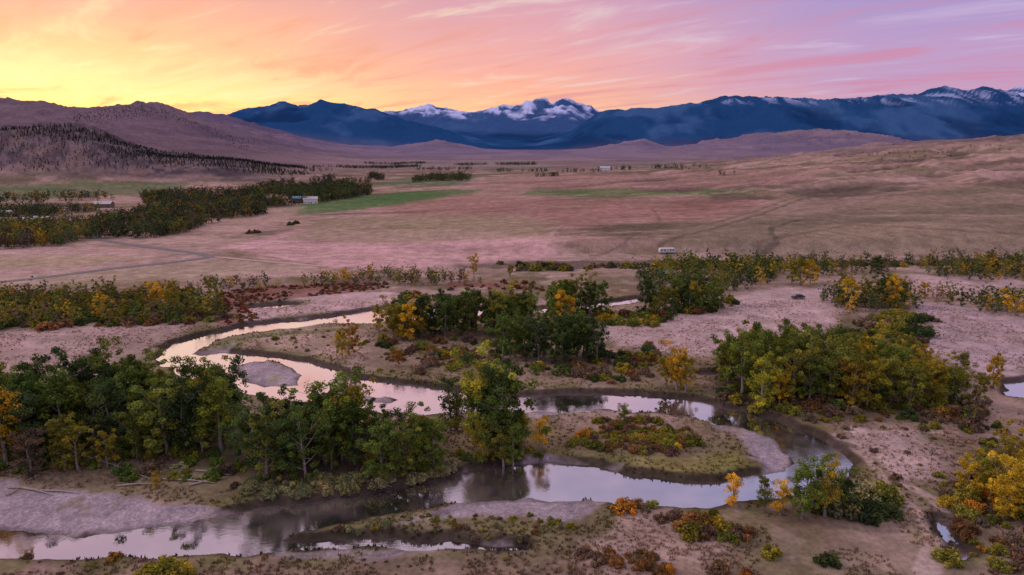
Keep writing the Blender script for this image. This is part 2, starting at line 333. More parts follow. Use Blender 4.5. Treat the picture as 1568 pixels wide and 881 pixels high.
# water: glossy surface over a silty bed
wm,nt,out=mat('river_water'); L=nt.links.new
tc=N(nt,'ShaderNodeTexCoord')
gl=N(nt,'ShaderNodeBsdfGlossy'); gl.inputs['Color'].default_value=(.98,.96,.98,1); di=N(nt,'ShaderNodeBsdfDiffuse')
mp=N(nt,'ShaderNodeMapping'); mp.inputs['Scale'].default_value=(.7,1.6,1); L(tc.outputs['Object'],mp.inputs[0])
nw=noise(1.3,3,mp.outputs[0]); nr=noise(.06,3); rr=mr_(nr.outputs[0],.42,.62,.02,.13); L(rr.outputs[0],gl.inputs['Roughness'])
bed=N(nt,'ShaderNodeMix',data_type='RGBA'); fb=mr_(nr.outputs[0],.42,.62,0,1); L(fb.outputs[0],bed.inputs[0]); bed.inputs[6].default_value=(.035,.032,.035,1); bed.inputs[7].default_value=(.20,.155,.17,1); L(bed.outputs[2],di.inputs['Color'])
bs=mr_(nr.outputs[0],.42,.62,.02,.24)
bu=N(nt,'ShaderNodeBump'); bu.inputs['Distance'].default_value=.11; L(bs.outputs[0],bu.inputs['Strength']); L(nw.outputs[0],bu.inputs['Height']); L(bu.outputs[0],gl.inputs['Normal'])
fr=N(nt,'ShaderNodeFresnel'); fr.inputs['IOR'].default_value=1.33; ff=mr_(fr.outputs[0],.03,.35,.62,.92)
ms=N(nt,'ShaderNodeMixShader'); L(ff.outputs[0],ms.inputs[0]); L(di.outputs[0],ms.inputs[1]); L(gl.outputs[0],ms.inputs[2]); L(ms.outputs[0],out.inputs[0])
addobj('river_water',mkmesh('river_water',[(-420,40,WL),(420,40,WL),(420,384,WL),(-420,384,WL)],[(0,1,2,3)],[wm]))
# ---------------------------------------------------------------- vegetation
bark=simple('cottonwood_bark',(.26,.23,.20),.9,0,.3,2)
def leafmat(name):
    m_,nt,out=mat(name); L=nt.links.new
    oi=N(nt,'ShaderNodeObjectInfo'); a=N(nt,'ShaderNodeAttribute',attribute_name='tint'); sp=N(nt,'ShaderNodeSeparateColor'); L(a.outputs['Color'],sp.inputs[0])
    wv=N(nt,'ShaderNodeVectorMath',operation='MULTIPLY'); wv.inputs[1].default_value=(1.6,1.3,.7); L(oi.outputs['Color'],wv.inputs[0])
    mx=N(nt,'ShaderNodeMix',data_type='RGBA'); L(sp.outputs[1],mx.inputs[0]); L(oi.outputs['Color'],mx.inputs[6]); L(wv.outputs[0],mx.inputs[7])
    s_=N(nt,'ShaderNodeVectorMath',operation='SCALE'); L(mx.outputs[2],s_.inputs[0]); L(sp.outputs[0],s_.inputs['Scale'])
    d=N(nt,'ShaderNodeBsdfDiffuse'); tr=N(nt,'ShaderNodeBsdfTranslucent'); ms=N(nt,'ShaderNodeMixShader'); ms.inputs[0].default_value=.22
    L(s_.outputs[0],d.inputs[0]); L(s_.outputs[0],tr.inputs[0]); L(d.outputs[0],ms.inputs[1]); L(tr.outputs[0],ms.inputs[2]); L(ms.outputs[0],out.inputs[0]); return m_
lm=leafmat('autumn_leaves')
def tube(pts,rad,n=5):
    pts=np.array(pts); V=[];Qs=[]
    for i,pt in enumerate(pts):
        d=pts[min(i+1,len(pts)-1)]-pts[max(i-1,0)]; d=d/(np.linalg.norm(d)+1e-9)
        a=np.cross(d,(0,1,0.1)); a/=np.linalg.norm(a)+1e-9; b_=np.cross(d,a)
        for k in range(n):
            an=2*math.pi*k/n; V.append(pt+rad[i]*(math.cos(an)*a+math.sin(an)*b_))
    for i in range(len(pts)-1):
        for k in range(n): Qs.append((i*n+k,i*n+(k+1)%n,(i+1)*n+(k+1)%n,(i+1)*n+k))
    return np.array(V),np.array(Qs)
def leaves(rs,centers,rads,per,size,flat=.8):
    Vs=[];cs=[]
    for c,r in zip(centers,rads):
        n=int(per*(.6+.8*rs.rand())); d=rs.randn(n,3); d/=np.linalg.norm(d,axis=1)[:,None]
        rr=r*(rs.rand(n)**.45)[:,None]; pos=np.array(c)+d*rr*np.array([1,1,flat])
        nm=d*.7+rs.randn(n,3)*.5+np.array([0,0,.35]); nm/=np.linalg.norm(nm,axis=1)[:,None]
        t1=np.cross(nm,rs.randn(n,3)); t1/=np.linalg.norm(t1,axis=1)[:,None]; t2=np.cross(nm,t1)
        sz=(size*(.6+.8*rs.rand(n)))[:,None]
        q=np.stack([pos-t1*sz*.5,pos+t2*sz*.36-t1*sz*.05,pos+t1*sz*.5,pos-t2*sz*.36+t1*sz*.08],1)
        Vs.append(q.reshape(-1,3)); br=(.68+.64*rs.rand())*(.8+.4*rs.rand(n)); ye=np.clip((rs.rand()**2)*.8+.3*(rs.rand(n)-.5),0,1)
        cs.append(np.repeat(np.stack([br,ye,br*0],1),4,0))
    V=np.concatenate(Vs); return V,np.arange(len(V)).reshape(-1,4),np.concatenate(cs)
def build_arr(tubes,lv):
    V=[];Q=[];mi=[];col=[];o=0
    for v,q in tubes:
        V.append(v);Q.append(q+o);mi+= [0]*len(q);o+=len(v);col.append(np.ones((len(v),3)))
    v,q,c=lv; V.append(v);Q.append(q+o);mi+=[1]*len(q);col.append(c)
    return np.concatenate(V),np.concatenate(Q),np.array(mi),np.concatenate(col)
def build_plant(name,tubes,lv):
    V,Q,mi,col=build_arr(tubes,lv); return mkmesh(name,V,Q,[bark,lm],mi,col)
def tree_mesh(seed,Ht=10,wid=.36,per=90,nc=42,leaf=.34,base=.22,arr=False):
    rs=np.random.RandomState(seed); T=[];cent=[];rad=[]
    nst=1 if rs.rand()<.6 else 2
    for sidx in range(nst):
        lean=rs.randn(2)*.06*Ht+ (rs.randn(2)*.08*Ht if nst>1 else 0)
        hs=[0,.15,.35,.55,.75,.93]; pts=[(lean[0]*h_*h_+rs.randn()*.01*Ht,lean[1]*h_*h_+rs.randn()*.01*Ht,h_*Ht) for h_ in hs]
        r0=.022*Ht; T.append(tube(pts,[r0*1.25,r0,r0*.8,r0*.55,r0*.3,r0*.08],6)); pts=np.array(pts)
        nl=9 if nst==1 else 6
        for j in range(nl):
            h0=base+(.86-base)*(j+rs.rand()*.6)/nl; a=j*2.4+rs.rand(); b0=np.array([np.interp(h0*Ht,pts[:,2],pts[:,0]),np.interp(h0*Ht,pts[:,2],pts[:,1]),h0*Ht])
            prof=math.sin(math.pi*min(1,max(.12,(h0-base*.2)/(1.08-base*.2))))**.5
            ln=wid*Ht*prof*(.6+.6*rs.rand()); dr=np.array([math.cos(a),math.sin(a),.5+.6*rs.rand()])
            p1=b0+dr*ln*.45; p2=b0+dr*ln*.95+np.array([0,0,.06*Ht*rs.rand()])
            T.append(tube([b0,p1,p2],[r0*.45*(1-h0*.6),r0*.28*(1-h0*.6),r0*.05],4))
            for f_ in (.5,.78,1.05):
                cp=b0+(p2-b0)*f_+rs.randn(3)*.05*Ht
                cent.append(cp); rad.append(Ht*(.05+.055*rs.rand()))
            sb=p1+rs.randn(3)*np.array([.12,.12,.06])*Ht; T.append(tube([p1,sb],[r0*.18,r0*.04],4)); cent.append(sb); rad.append(Ht*(.05+.05*rs.rand()))
        cent.append(pts[-1]);rad.append(.07*Ht);cent.append(pts[-2]+rs.randn(3)*.03*Ht);rad.append(.08*Ht)
    while len(cent)<nc:
        h_=base*.7+(1.0-base*.7)*rs.rand(); a=rs.rand()*6.28; prof=math.sin(math.pi*min(1,max(.12,(h_-base*.2)/(1.1-base*.2))))**.5
        rr=wid*Ht*prof*(.45+.55*rs.rand()); cent.append(np.array([math.cos(a)*rr,math.sin(a)*rr,h_*Ht])); rad.append(Ht*(.035+.055*rs.rand()))
    lv=leaves(rs,cent,rad,per,leaf)
    return build_arr(T,lv) if arr else build_plant('cottonwood_mesh',T,lv)
def shrub_mesh(seed,per=60,nc=13,leaf=.2,tall=1.0):
    rs=np.random.RandomState(seed);T=[];cent=[];rad=[]
    for j in range(nc):
        a=j*2.4+rs.rand(); r_=1.0*math.sqrt((j+.5)/nc)*(.8+.4*rs.rand()); hh_=tall*(1.05-.55*r_*r_)*(.5+.6*rs.rand())
        e_=np.array([math.cos(a)*r_,math.sin(a)*r_,hh_]); T.append(tube([e_*np.array([.25,.25,0]),e_*np.array([.6,.6,.6]),e_],[.04,.03,.008],3))
        cent.append(e_*np.array([1,1,.85]));rad.append(.28+.2*rs.rand())
        if rs.rand()<.7: cent.append(e_*np.array([1.02,1.02,.35]));rad.append(.3+.15*rs.rand())
    return build_plant('shrub_mesh',T,leaves(rs,cent,rad,per,leaf,.95))
def conifer_arr(seed):
    rs=np.random.RandomState(seed);cent=[];rad=[]
    for j in range(14):
        h_=.08+.87*j/14; a=rs.rand()*6.28; r_=.16*(1-h_)*(.5+.6*rs.rand()); cent.append(np.array([math.cos(a)*r_,math.sin(a)*r_,h_])*10); rad.append((.13*(1.1-h_)+.02)*10)
    return build_arr([tube([(0,0,0),(0,0,5),(0,0,9.6)],[.2,.12,.02],3)],leaves(rs,cent,rad,8,1.5,.6))
TH_=[tree_mesh(100+i,10,w_,98,54,.30,b_) for i,(w_,b_) in enumerate([(.29,.14),(.35,.16),(.26,.12),(.32,.22),(.38,.15),(.24,.14),(.33,.10),(.29,.18)])]
TS_=[tree_mesh(200+i,10,w_,60,34,.30,.12) for i,w_ in enumerate([.17,.2,.15,.22])]
TL_=[tree_mesh(300+i,10,w_,22,42,.62,.03) for i,w_ in enumerate([.40,.5,.36,.45,.55])]
TF_=[tree_mesh(350+i,10,w_,7,34,1.15,.0,True) for i,w_ in enumerate([.5,.6,.45,.55])]
SH_=[shrub_mesh(400+i,70,13,.19) for i in range(6)]
SL_=[shrub_mesh(450+i,18,10,.42) for i in range(4)]
CM_=[conifer_arr(500+i) for i in range(4)]
GREEN=[(.115,.18,.04),(.09,.145,.038),(.145,.205,.042),(.17,.215,.045)]
DKG=[(.07,.11,.042),(.06,.095,.04),(.10,.14,.042)]
OLV=[(.215,.215,.042),(.165,.185,.042),(.255,.235,.04)]
YEL=[(.46,.335,.035),(.37,.29,.035),(.52,.37,.04)]
ORG=[(.36,.19,.035),(.38,.19,.035),(.33,.19,.04)]
RST=[(.20,.115,.06),(.18,.11,.065),(.24,.14,.06)]
PUR=[(.17,.125,.10),(.20,.15,.115),(.15,.11,.095)]
SAG=[(.21,.24,.13),(.25,.26,.15),(.18,.20,.10)]
RED=[(.20,.065,.05),(.18,.075,.06)]
def pick(pal,wts):
    p_=random.choices(pal,wts)[0]; c=random.choice(p_); k=random.uniform(.74,1.24); return (c[0]*k*random.uniform(.9,1.1),c[1]*k,c[2]*k)
def zat(x,y): return float(zrow_lookup(Z,x,y)[0])
def plant(name,meshes,X,Y,h,ref,col,parent=None,wf=1.0):
    k=h/ref; sx=k*wf*random.uniform(.88,1.12)
    return addobj(name,random.choice(meshes),(X,Y,zat(X,Y)-.08),parent,random.uniform(0,6.28),(sx,sx,k),col)
def height_from(X,Y,ytop):
    e=ray(784,ytop)[1]; return max(1.,CH+e*Y-zat(X,Y))
def spots(poly,spacing,maxn=6000):
    w=[hit(a,b_) for a,b_ in poly]; xs=[a for a,_ in w]; ys=[b_ for _,b_ in w]
    area=(max(xs)-min(xs))*(max(ys)-min(ys)); n=int(area/(spacing**2)*1.6)+4; n=min(n,90000)
    X=R.uniform(min(xs),max(xs),n); Y=R.uniform(min(ys),max(ys),n)
    jx=(fbm(X/16,Y/16,2,201)-.5)*spacing*4; jy=(fbm(X/16,Y/16,2,203)-.5)*spacing*4
    k=sdist(X+jx,Y+jy,w)<0; X=X[k];Y=Y[k]; zz=zrow_lookup(Z,X,Y); k=(Y>385)|(zz>-.45); X=X[k];Y=Y[k]
    cells={};res=[]; md=spacing*.62
    for x,y in zip(X,Y):
        c=(int(x//md),int(y//md)); bad=False
        for i in (-1,0,1):
            for j in (-1,0,1):
                for (a,b_) in cells.get((c[0]+i,c[1]+j),()):
                    if (a-x)**2+(b_-y)**2<md*md: bad=True
        if bad: continue
        cells.setdefault(c,[]).append((x,y)); res.append((x,y))
        if len(res)>=maxn: break
    return res
def clumped(pts,clump):
    if clump is None or not pts: return pts
    a=np.array(pts); v=fbm(a[:,0]/clump[0],a[:,1]/clump[0],3,33); return [p_ for p_,q in zip(pts,v) if q>clump[1]]
def scatter(poly,spacing,name,meshes,ref,hr,pal,wts,group=None,wf=1.0,clump=None):
    par=None
    if group: par=addobj(group,None); par.empty_display_size=1
    for x,y in clumped(spots(poly,spacing),clump):
        plant(name,meshes,x,y,random.uniform(*hr)*random.choice((.75,1,1,1.1)),ref,pick(pal,wts),par,wf)
def forest(poly,spacing,name,arrs,hr,pal,wts,clump=None,dim=.68):
    pts=clumped(spots(poly,spacing),clump)
    if not pts: return
    par=addobj(name,None); groups={}
    for x,y in pts:
        g_=random.choices(range(len(pal)),wts)[0]; groups.setdefault(g_,[]).append((x,y))
    for g_,ps in groups.items():
        Vs=[];Qs=[];Ms=[];Cs=[];o=0
        for x,y in ps:
            v,q,mi,c=random.choice(arrs); k=random.uniform(*hr)/10; a=random.uniform(0,6.28); ca,sa=math.cos(a),math.sin(a)
            wv=k*random.uniform(.85,1.3)
            v2=np.stack([(v[:,0]*ca-v[:,1]*sa)*wv+x,(v[:,0]*sa+v[:,1]*ca)*wv+y,v[:,2]*k+zat(x,y)-.2],1)
            c2=c.copy(); c2[:,0]*=random.uniform(.65,1.35); c2[:,1]*=.5; Vs.append(v2);Qs.append(q+o);Ms.append(mi);Cs.append(c2);o+=len(v)
        cc_=random.choice(pal[g_]); col=(cc_[0]*dim,cc_[1]*dim,cc_[2]*dim+.012); addobj('trees_%d'%g_,mkmesh(name,np.concatenate(Vs),np.concatenate(Qs),[bark,lm],np.concatenate(Ms),np.concatenate(Cs)),parent=par,col=col)
# --- left foreground grove
scatter([(-160,665),(0,660),(100,653),(200,646),(290,650),(345,662),(370,690),(330,704),(220,710),(120,716),(20,706),(-160,706)],3.8,'cottonwood_tree',TH_,10,(11.5,15.5),[GREEN,DKG,OLV,YEL],[5,4,1.6,.15])
scatter([(370,700),(430,692),(490,697),(560,692),(640,700),(690,705),(690,722),(600,733),(480,744),(400,738)],3.7,'cottonwood_tree',TH_,10,(9,13),[GREEN,DKG,OLV],[5,2.5,1.2])
scatter([(380,735),(470,742),(600,730),(690,712),(705,722),(600,746),(480,762),(380,764)],1.8,'willow_shrub',SH_,1.2,(1.2,2.2),[SAG,OLV],[5,.6],'willow_shrub_thicket')
scatter([(-100,690),(330,690),(400,735),(380,750),(100,735),(-100,730)],3.2,'shrub',SH_,1.2,(.7,2.6),[OLV,PUR,GREEN,SAG],[2,2,2,1],'riverbank_shrubs')
for x,yb,yt,pal in [(10,715,598,YEL),(100,720,640,OLV),(50,735,660,PUR),(240,748,722,YEL),(165,718,660,OLV),(330,655,560,GREEN),(355,660,555,DKG),(515,700,585,GREEN),(545,700,592,OLV),(500,700,600,DKG),(120,722,650,OLV),(410,738,650,OLV),(620,728,640,GREEN),(655,722,645,GREEN),(585,736,650,GREEN)]:
    X,Y=hit(x,yb); plant('cottonwood_tree',TH_,X,Y,height_from(X,Y,yt),10,pick([pal],[1]))
# --- individual trees, base and top given in image pixels
LIM=[(.26,.30,.045)]
IND=[(690,660,575,DKG,1),(700,662,600,OLV,1),(745,684,552,LIM,0),(775,690,562,GREEN,0),(757,688,556,DKG,0),(728,678,585,OLV,1),(760,700,610,GREEN,0),(800,690,630,OLV,1),(826,688,640,YEL,1),(740,704,640,OLV,0),(785,705,645,GREEN,0),(770,708,655,OLV,0),
(954,662,618,OLV,1),(1035,598,532,YEL,0),(1020,592,545,OLV,0),(1050,600,545,YEL,0),(1165,628,545,[(.33,.35,.045)],0),(1135,610,505,GREEN,0),(1160,600,500,GREEN,0),(1115,590,520,GREEN,0),(1205,600,505,GREEN,0),(1240,610,515,OLV,0),
(1122,780,726,YEL,1),(1170,782,730,OLV,1),(1195,790,735,YEL,1),(1228,795,706,GREEN,0),(1245,785,698,GREEN,1),(1262,792,705,OLV,1),(1280,785,720,GREEN,0),(1295,790,735,DKG,0),(1213,778,745,OLV,1),
(1520,595,545,YEL,0),(1470,590,540,OLV,0),(1430,610,555,YEL,0),(1455,620,560,OLV,0),(1400,600,550,YEL,0),(1380,590,530,OLV,0),(1490,655,605,PUR,0),
(535,545,495,ORG,0),(525,550,505,YEL,0),(610,562,535,ORG,0),(725,420,392,YEL,0),(782,425,405,OLV,0),(1225,438,395,OLV,0),(1240,440,398,YEL,0),(1212,436,400,OLV,0),
(1480,760,700,YEL,0),(1500,745,690,OLV,0),(1545,790,705,YEL,0),(1565,785,700,YEL,0),(1515,770,700,OLV,0),(1530,740,672,OLV,0),(1560,745,668,YEL,0),(1535,800,740,YEL,0),
(1300,470,425,YEL,0),(1290,462,420,OLV,0),(1350,470,425,DKG,0),(1365,472,425,YEL,0),(1380,468,430,OLV,0),(1340,430,392,DKG,0),(1362,468,420,OLV,0),(1325,470,430,OLV,0)]
for x,yb,yt,pal,sl in IND:
    X,Y=hit(x,yb); plant('cottonwood_tree',TS_ if sl else TH_,X,Y,height_from(X,Y,yt),10,pick([pal],[1]))
for x,yb,pal in [(453,343,DKG),(445,345,DKG),(393,357,PUR),(383,358,PUR)]:
    X,Y=hit(x,yb); plant('field_shrub',SL_,X,Y,3.0,1.2,pick([pal],[1]))
# --- upper middle groves
scatter([(572,505),(640,500),(650,518),(600,525),(572,520)],4.2,'cottonwood_tree',TH_,10,(9,12.5),[YEL,OLV,GREEN],[2.6,2,1])
scatter([(640,505),(760,498),(830,500),(820,520),(700,520),(640,520)],4.2,'cottonwood_tree',TH_,10,(11,14),[DKG,GREEN,OLV],[2.5,3,1.3])
scatter([(755,545),(830,540),(920,540),(920,556),(840,560),(760,560)],4.0,'cottonwood_tree',TH_,10,(11,14),[DKG,GREEN],[4,2])
scatter([(830,475),(920,470),(930,488),(840,492)],4.4,'cottonwood_tree',TH_,10,(10,14),[YEL,GREEN,OLV],[2,2,1.5])
scatter([(975,490),(1000,470),(1060,460),(1110,465),(1130,470),(1060,480),(1010,495)],4.6,'cottonwood_tree',TH_,10,(8,12),[DKG,GREEN,OLV],[3,2.5,2])
scatter([(590,540),(640,535),(760,550),(770,578),(640,575),(595,562)],3.0,'willow_shrub',SH_,1.2,(1,2.4),[RST,ORG,PUR,OLV],[2.4,.7,2,2],'willow_shrub_thicket',clump=(9,.4))
scatter([(570,520),(760,520),(940,560),(980,590),(880,590),(720,560),(570,535)],3.8,'shrub',SH_,1.2,(.9,2.6),[RST,OLV,PUR,DKG],[.8,2.4,2,2],'riverside_brush',clump=(14,.38))
scatter([(890,545),(1000,535),(1020,585),(960,592),(890,585)],3.2,'shrub',SH_,1.2,(1.2,3),[OLV,RST,PUR,DKG],[3,.6,2,1.8],'riverside_brush',clump=(14,.36))
scatter([(800,470),(980,480),(1130,455),(1140,465),(980,500),(920,500)],3.6,'shrub',SH_,1.2,(1,3),[OLV,RST,YEL,DKG],[3,.8,.7,2],'riverside_brush')
# --- right groves
scatter([(1105,585),(1180,560),(1260,555),(1290,600),(1280,640),(1200,640),(1130,615)],4.5,'cottonwood_tree',TH_,10,(8.5,13),[OLV,YEL,GREEN,ORG],[3,1.2,4,.2])
scatter([(1270,560),(1340,540),(1370,560),(1360,620),(1300,640)],4.8,'cottonwood_tree',TH_,10,(8,12),[OLV,GREEN,YEL],[3,3.6,1])
scatter([(1340,560),(1440,580),(1490,620),(1420,640),(1350,620)],5.6,'cottonwood_tree',TH_,10,(6,9.5),[OLV,YEL,GREEN],[3,1.6,1.6])
scatter([(1280,500),(1340,480),(1410,475),(1425,500),(1400,530),(1330,540),(1290,530)],4.4,'shrub',SH_,1.2,(1.5,3.6),[OLV,DKG,PUR,YEL],[3,2.5,1.5,.5],'riverside_brush',clump=(12,.36))
scatter([(1080,600),(1280,600),(1500,630),(1540,660),(1400,660),(1250,655),(1100,622)],3.2,'shrub',SH_,1.2,(.9,2.6),[RST,PUR,OLV,DKG],[.8,2,2.6,1.6],'riverside_brush')
scatter([(1360,650),(1560,660),(1600,760),(1440,770),(1380,720)],5.5,'shrub',SH_,1.2,(.7,2.6),[RST,PUR,OLV,DKG],[1,2,2.5,1],'meadow_shrubs',clump=(13,.5))
scatter([(1430,730),(1600,720),(1600,881),(1440,881),(1450,800)],2.6,'shrub',SH_,1.2,(.6,2.0),[RST,PUR,OLV,ORG],[1.2,3,2.5,.3],'meadow_shrubs',clump=(9,.47))
scatter([(1470,745),(1600,735),(1600,800),(1500,790)],3.4,'shrub',SH_,1.2,(1.5,3.4),[YEL,OLV,ORG],[2,3,.5],'meadow_shrubs')
scatter([(1265,765),(1350,760),(1368,790),(1300,800),(1262,795)],2.2,'shrub',SH_,1.2,(1.8,3.4),[DKG,OLV,SAG],[3,2,1],'riverbank_shrubs')
scatter([(1240,560),(1350,530),(1450,580),(1450,640),(1260,620)],3.8,'shrub',SH_,1.2,(1.2,3),[OLV,RST,YEL,DKG],[3,.8,.8,2.4],'riverside_brush')
# --- peninsula and bar
scatter([(860,645),(940,640),(1000,648),(1090,668),(1125,690),(1080,705),(1000,700),(930,692),(870,690)],1.8,'willow_shrub',SH_,1.2,(.8,1.8),[RST,ORG,PUR,OLV],[2.6,.3,2.5,2.5],'willow_shrub_thicket',clump=(8,.42))
scatter([(960,662),(1060,668),(1110,690),(1040,696),(975,685)],1.8,'willow_shrub',SH_,1.2,(1.2,2.1),[YEL,ORG,OLV],[.8,.5,3],'willow_shrub_thicket',clump=(8,.42))
scatter([(690,690),(740,680),(850,680),(840,695),(760,712),(700,712)],2.4,'shrub',SH_,1.2,(1,2.6),[OLV,YEL,SAG,GREEN],[3,.5,1,2],'riverbank_shrubs')
scatter([(440,820),(560,800),(700,790),(860,795),(900,812),(800,830),(650,822),(520,826)],1.8,'willow_shrub',SH_,1.2,(.35,1.0),[PUR,OLV,SAG,RST],[3,3,2,.5],'bar_willow_scrub',clump=(8,.42))
scatter([(930,770),(1000,785),(1100,795),(1165,810),(1130,828),(1050,822),(990,802),(930,790)],2.3,'willow_shrub',SH_,1.2,(1.0,2.5),[ORG,PUR,RST,OLV],[.8,3,2.4,2.4],'willow_shrub_thicket',clump=(9,.38))
scatter([(865,838),(950,845),(1050,858),(1150,868),(1260,890),(1100,900),(1000,880),(880,858)],1.6,'willow_shrub',SH_,1.2,(.6,1.5),[RST,RED,ORG,PUR],[3,.5,.5,3],'willow_shrub_thicket',clump=(9,.36))
scatter([(1040,800),(1120,800),(1130,812),(1060,815)],2.3,'willow_shrub',SH_,1.2,(1.6,2.6),[ORG,YEL,OLV],[1.5,.6,2],'willow_shrub_thicket')
for x,yb,h_,pal in [(40,855,1.1,RST),(176,858,1.3,ORG),(250,881,2.6,OLV),(275,884,2.2,OLV),(228,884,2,OLV),(1180,852,1.8,OLV),(1268,865,2,DKG),(1478,818,2.2,RST),(1450,860,2.2,OLV),(1372,735,1.3,PUR),(1450,775,1.8,YEL)]:
    X,Y=hit(x,yb); plant('willow_shrub',SH_,X,Y,h_,1.2,pick([pal],[1]))
scatter([(1270,655),(1400,640),(1560,700),(1560,881),(1200,881),(1300,780)],5,'shrub',SH_,1.2,(.3,1.1),[RST,PUR,OLV],[.6,3,2],'meadow_shrubs',clump=(16,.57))
scatter([(0,862),(860,856),(1000,890),(0,895)],2.2,'shrub',SH_,1.2,(.2,.5),[RST,PUR,OLV],[.6,3,2],'meadow_shrubs',clump=(8,.49))
scatter([(330,505),(560,500),(700,595),(560,575),(420,540)],4,'shrub',SH_,1.2,(.3,1.2),[OLV,PUR,SAG],[2,2,1],'meadow_shrubs',clump=(14,.52))
# --- left mid belt
scatter([(-250,470),(0,460),(180,455),(300,450),(330,478),(300,492),(150,505),(-250,515)],5.2,'cottonwood_tree',TL_,10,(4,7.5),[OLV,YEL,GREEN,PUR],[4,1.2,3,2],'riverside_tree_belt',clump=(24,.34))
scatter([(-250,462),(300,446),(340,485),(290,497),(-250,515)],3.3,'shrub',SL_,1.2,(1.2,3),[OLV,RST,PUR,DKG],[3,.6,3,2.4],'riverside_brush')
scatter([(220,448),(330,440),(600,424),(700,422),(740,436),(600,436),(420,444),(320,455)],4.2,'cottonwood_tree',TL_,10,(2.5,5.5),[OLV,YEL,PUR,GREEN],[3,.9,3,2],'riverside_tree_belt',clump=(24,.36))
for x,yb,yt,pal in [(240,475,430,YEL),(222,475,438,OLV),(265,470,432,OLV),(320,450,422,OLV),(160,490,455,YEL),(185,490,458,OLV),(130,480,450,OLV)]:
    X,Y=hit(x,yb); plant('cottonwood_tree',TH_,X,Y,height_from(X,Y,yt),10,pick([pal],[1]))
scatter([(325,470),(335,450),(420,440),(590,434),(600,442),(480,456),(380,468),(385,498),(325,500)],2.4,'willow_shrub',SL_,1.2,(.6,1.3),[RED,RST,PUR],[2.4,2,2],'red_willow_scrub',clump=(12,.38))
scatter([(690,440),(830,432),(830,445),(700,448)],4,'willow_shrub',SL_,1.2,(.7,1.8),[RED,RST,PUR],[1,2,3],'red_willow_scrub')
scatter([(600,455),(840,455),(840,470),(640,470)],5,'shrub',SL_,1.2,(1,3),[OLV,RST,PUR,DKG],[2,1,2,1],'riverside_brush')
# --- right upper belt
scatter([(990,420),(1100,405),(1200,412),(1200,435),(1130,450),(1040,452),(980,440)],4.6,'cottonwood_tree',TL_,10,(4,8),[OLV,GREEN,YEL,DKG],[2.5,2.5,.7,3.5],'riverside_tree_belt',clump=(26,.36))
scatter([(1000,408),(1250,402),(1600,398),(1600,420),(1250,425),(1100,420)],5,'cottonwood_tree',TL_,10,(2.5,6),[OLV,DKG,YEL,PUR],[2.5,4,.6,2.5],'riverside_tree_belt',clump=(30,.38))
scatter([(1440,415),(1650,412),(1650,432),(1450,430)],5.4,'cottonwood_tree',TL_,10,(5,8),[OLV,YEL,DKG],[3,1.2,3],'riverside_tree_belt',clump=(26,.36))
scatter([(1390,455),(1440,450),(1600,470),(1650,498),(1500,482)],5,'cottonwood_tree',TL_,10,(4.5,8),[OLV,YEL,PUR,DKG],[3,1.6,1,3],'riverside_tree_belt')
scatter([(1270,455),(1400,450),(1400,478),(1290,480)],4.6,'cottonwood_tree',TL_,10,(4,7),[OLV,YEL,DKG],[3,.8,3],'riverside_tree_belt')
scatter([(760,405),(1000,404),(1568,402),(1568,408),(1000,412),(760,416)],4,'shrub',SL_,1.2,(1,3.0),[OLV,DKG,PUR],[2,2,3],'riverside_brush',clump=(20,.4))
# --- distant bands of trees along the creeks
MIX=[OLV,DKG,GREEN,YEL,PUR]
forest([(-200,352),(120,346),(140,362),(100,378),(-200,388)],4.6,'distant_tree_belt',TF_,(5,8.5),[YEL,OLV,PUR,GREEN],[2,4,2,2],(40,.33),.8)
forest([(135,346),(290,336),(310,350),(260,364),(150,366)],4.4,'distant_tree_belt',TF_,(5,9),MIX,[2.5,5,2.5,.8,1.2],(40,.33))
forest([(190,330),(400,312),(440,320),(330,342),(200,350)],4.8,'distant_tree_belt',TF_,(5,9),MIX,[3,4,2,1.2,1.2],(50,.34))
forest([(-200,326),(210,320),(210,338),(-200,340)],5.4,'distant_tree_belt',TF_,(4,8),MIX,[2.5,5,2,.6,2],(60,.42))
forest([(220,300),(400,292),(570,284),(570,300),(420,318),(230,322)],5.6,'distant_tree_belt',TF_,(5,8.5),MIX,[2,6,2.5,.6,1.2],(60,.38))
forest([(440,300),(540,290),(530,306),(480,312)],6,'distant_tree_belt',TF_,(6,10),[DKG,GREEN],[3,1])
forest([(400,286),(470,278),(580,270),(595,277),(520,292),(420,298)],7,'distant_tree_belt',TF_,(5,8.5),[DKG,OLV],[5,1],(60,.40))
forest([(618,276),(715,271),(722,278),(630,281)],7,'distant_tree_belt',TF_,(5,9),[DKG,OLV],[4,1],(50,.38))
forest([(0,300),(150,300),(170,309),(0,312)],11,'distant_tree_belt',TF_,(5,8),[ORG,OLV,DKG],[1,2,3],(60,.45))
for a in [(860,263,60),(930,260,40),(760,262,80),(640,260,80),(1250,250,50),(300,262,200),(480,256,160),(1080,266,60),(820,270,40),(700,252,120),(1000,257,80),(560,250,90)]:
    forest([(a[0],a[1]),(a[0]+a[2],a[1]-1),(a[0]+a[2],a[1]+1.2),(a[0],a[1]+2)],10,'distant_tree_belt',TF_,(3.5,6.5),[DKG],[1],(60,.48))
forest([(1200,236),(1420,225),(1568,215),(1568,240),(1300,250)],26,'hillside_brush',TF_,(1.5,3.5),[DKG,PUR],[2,2],(120,.60))
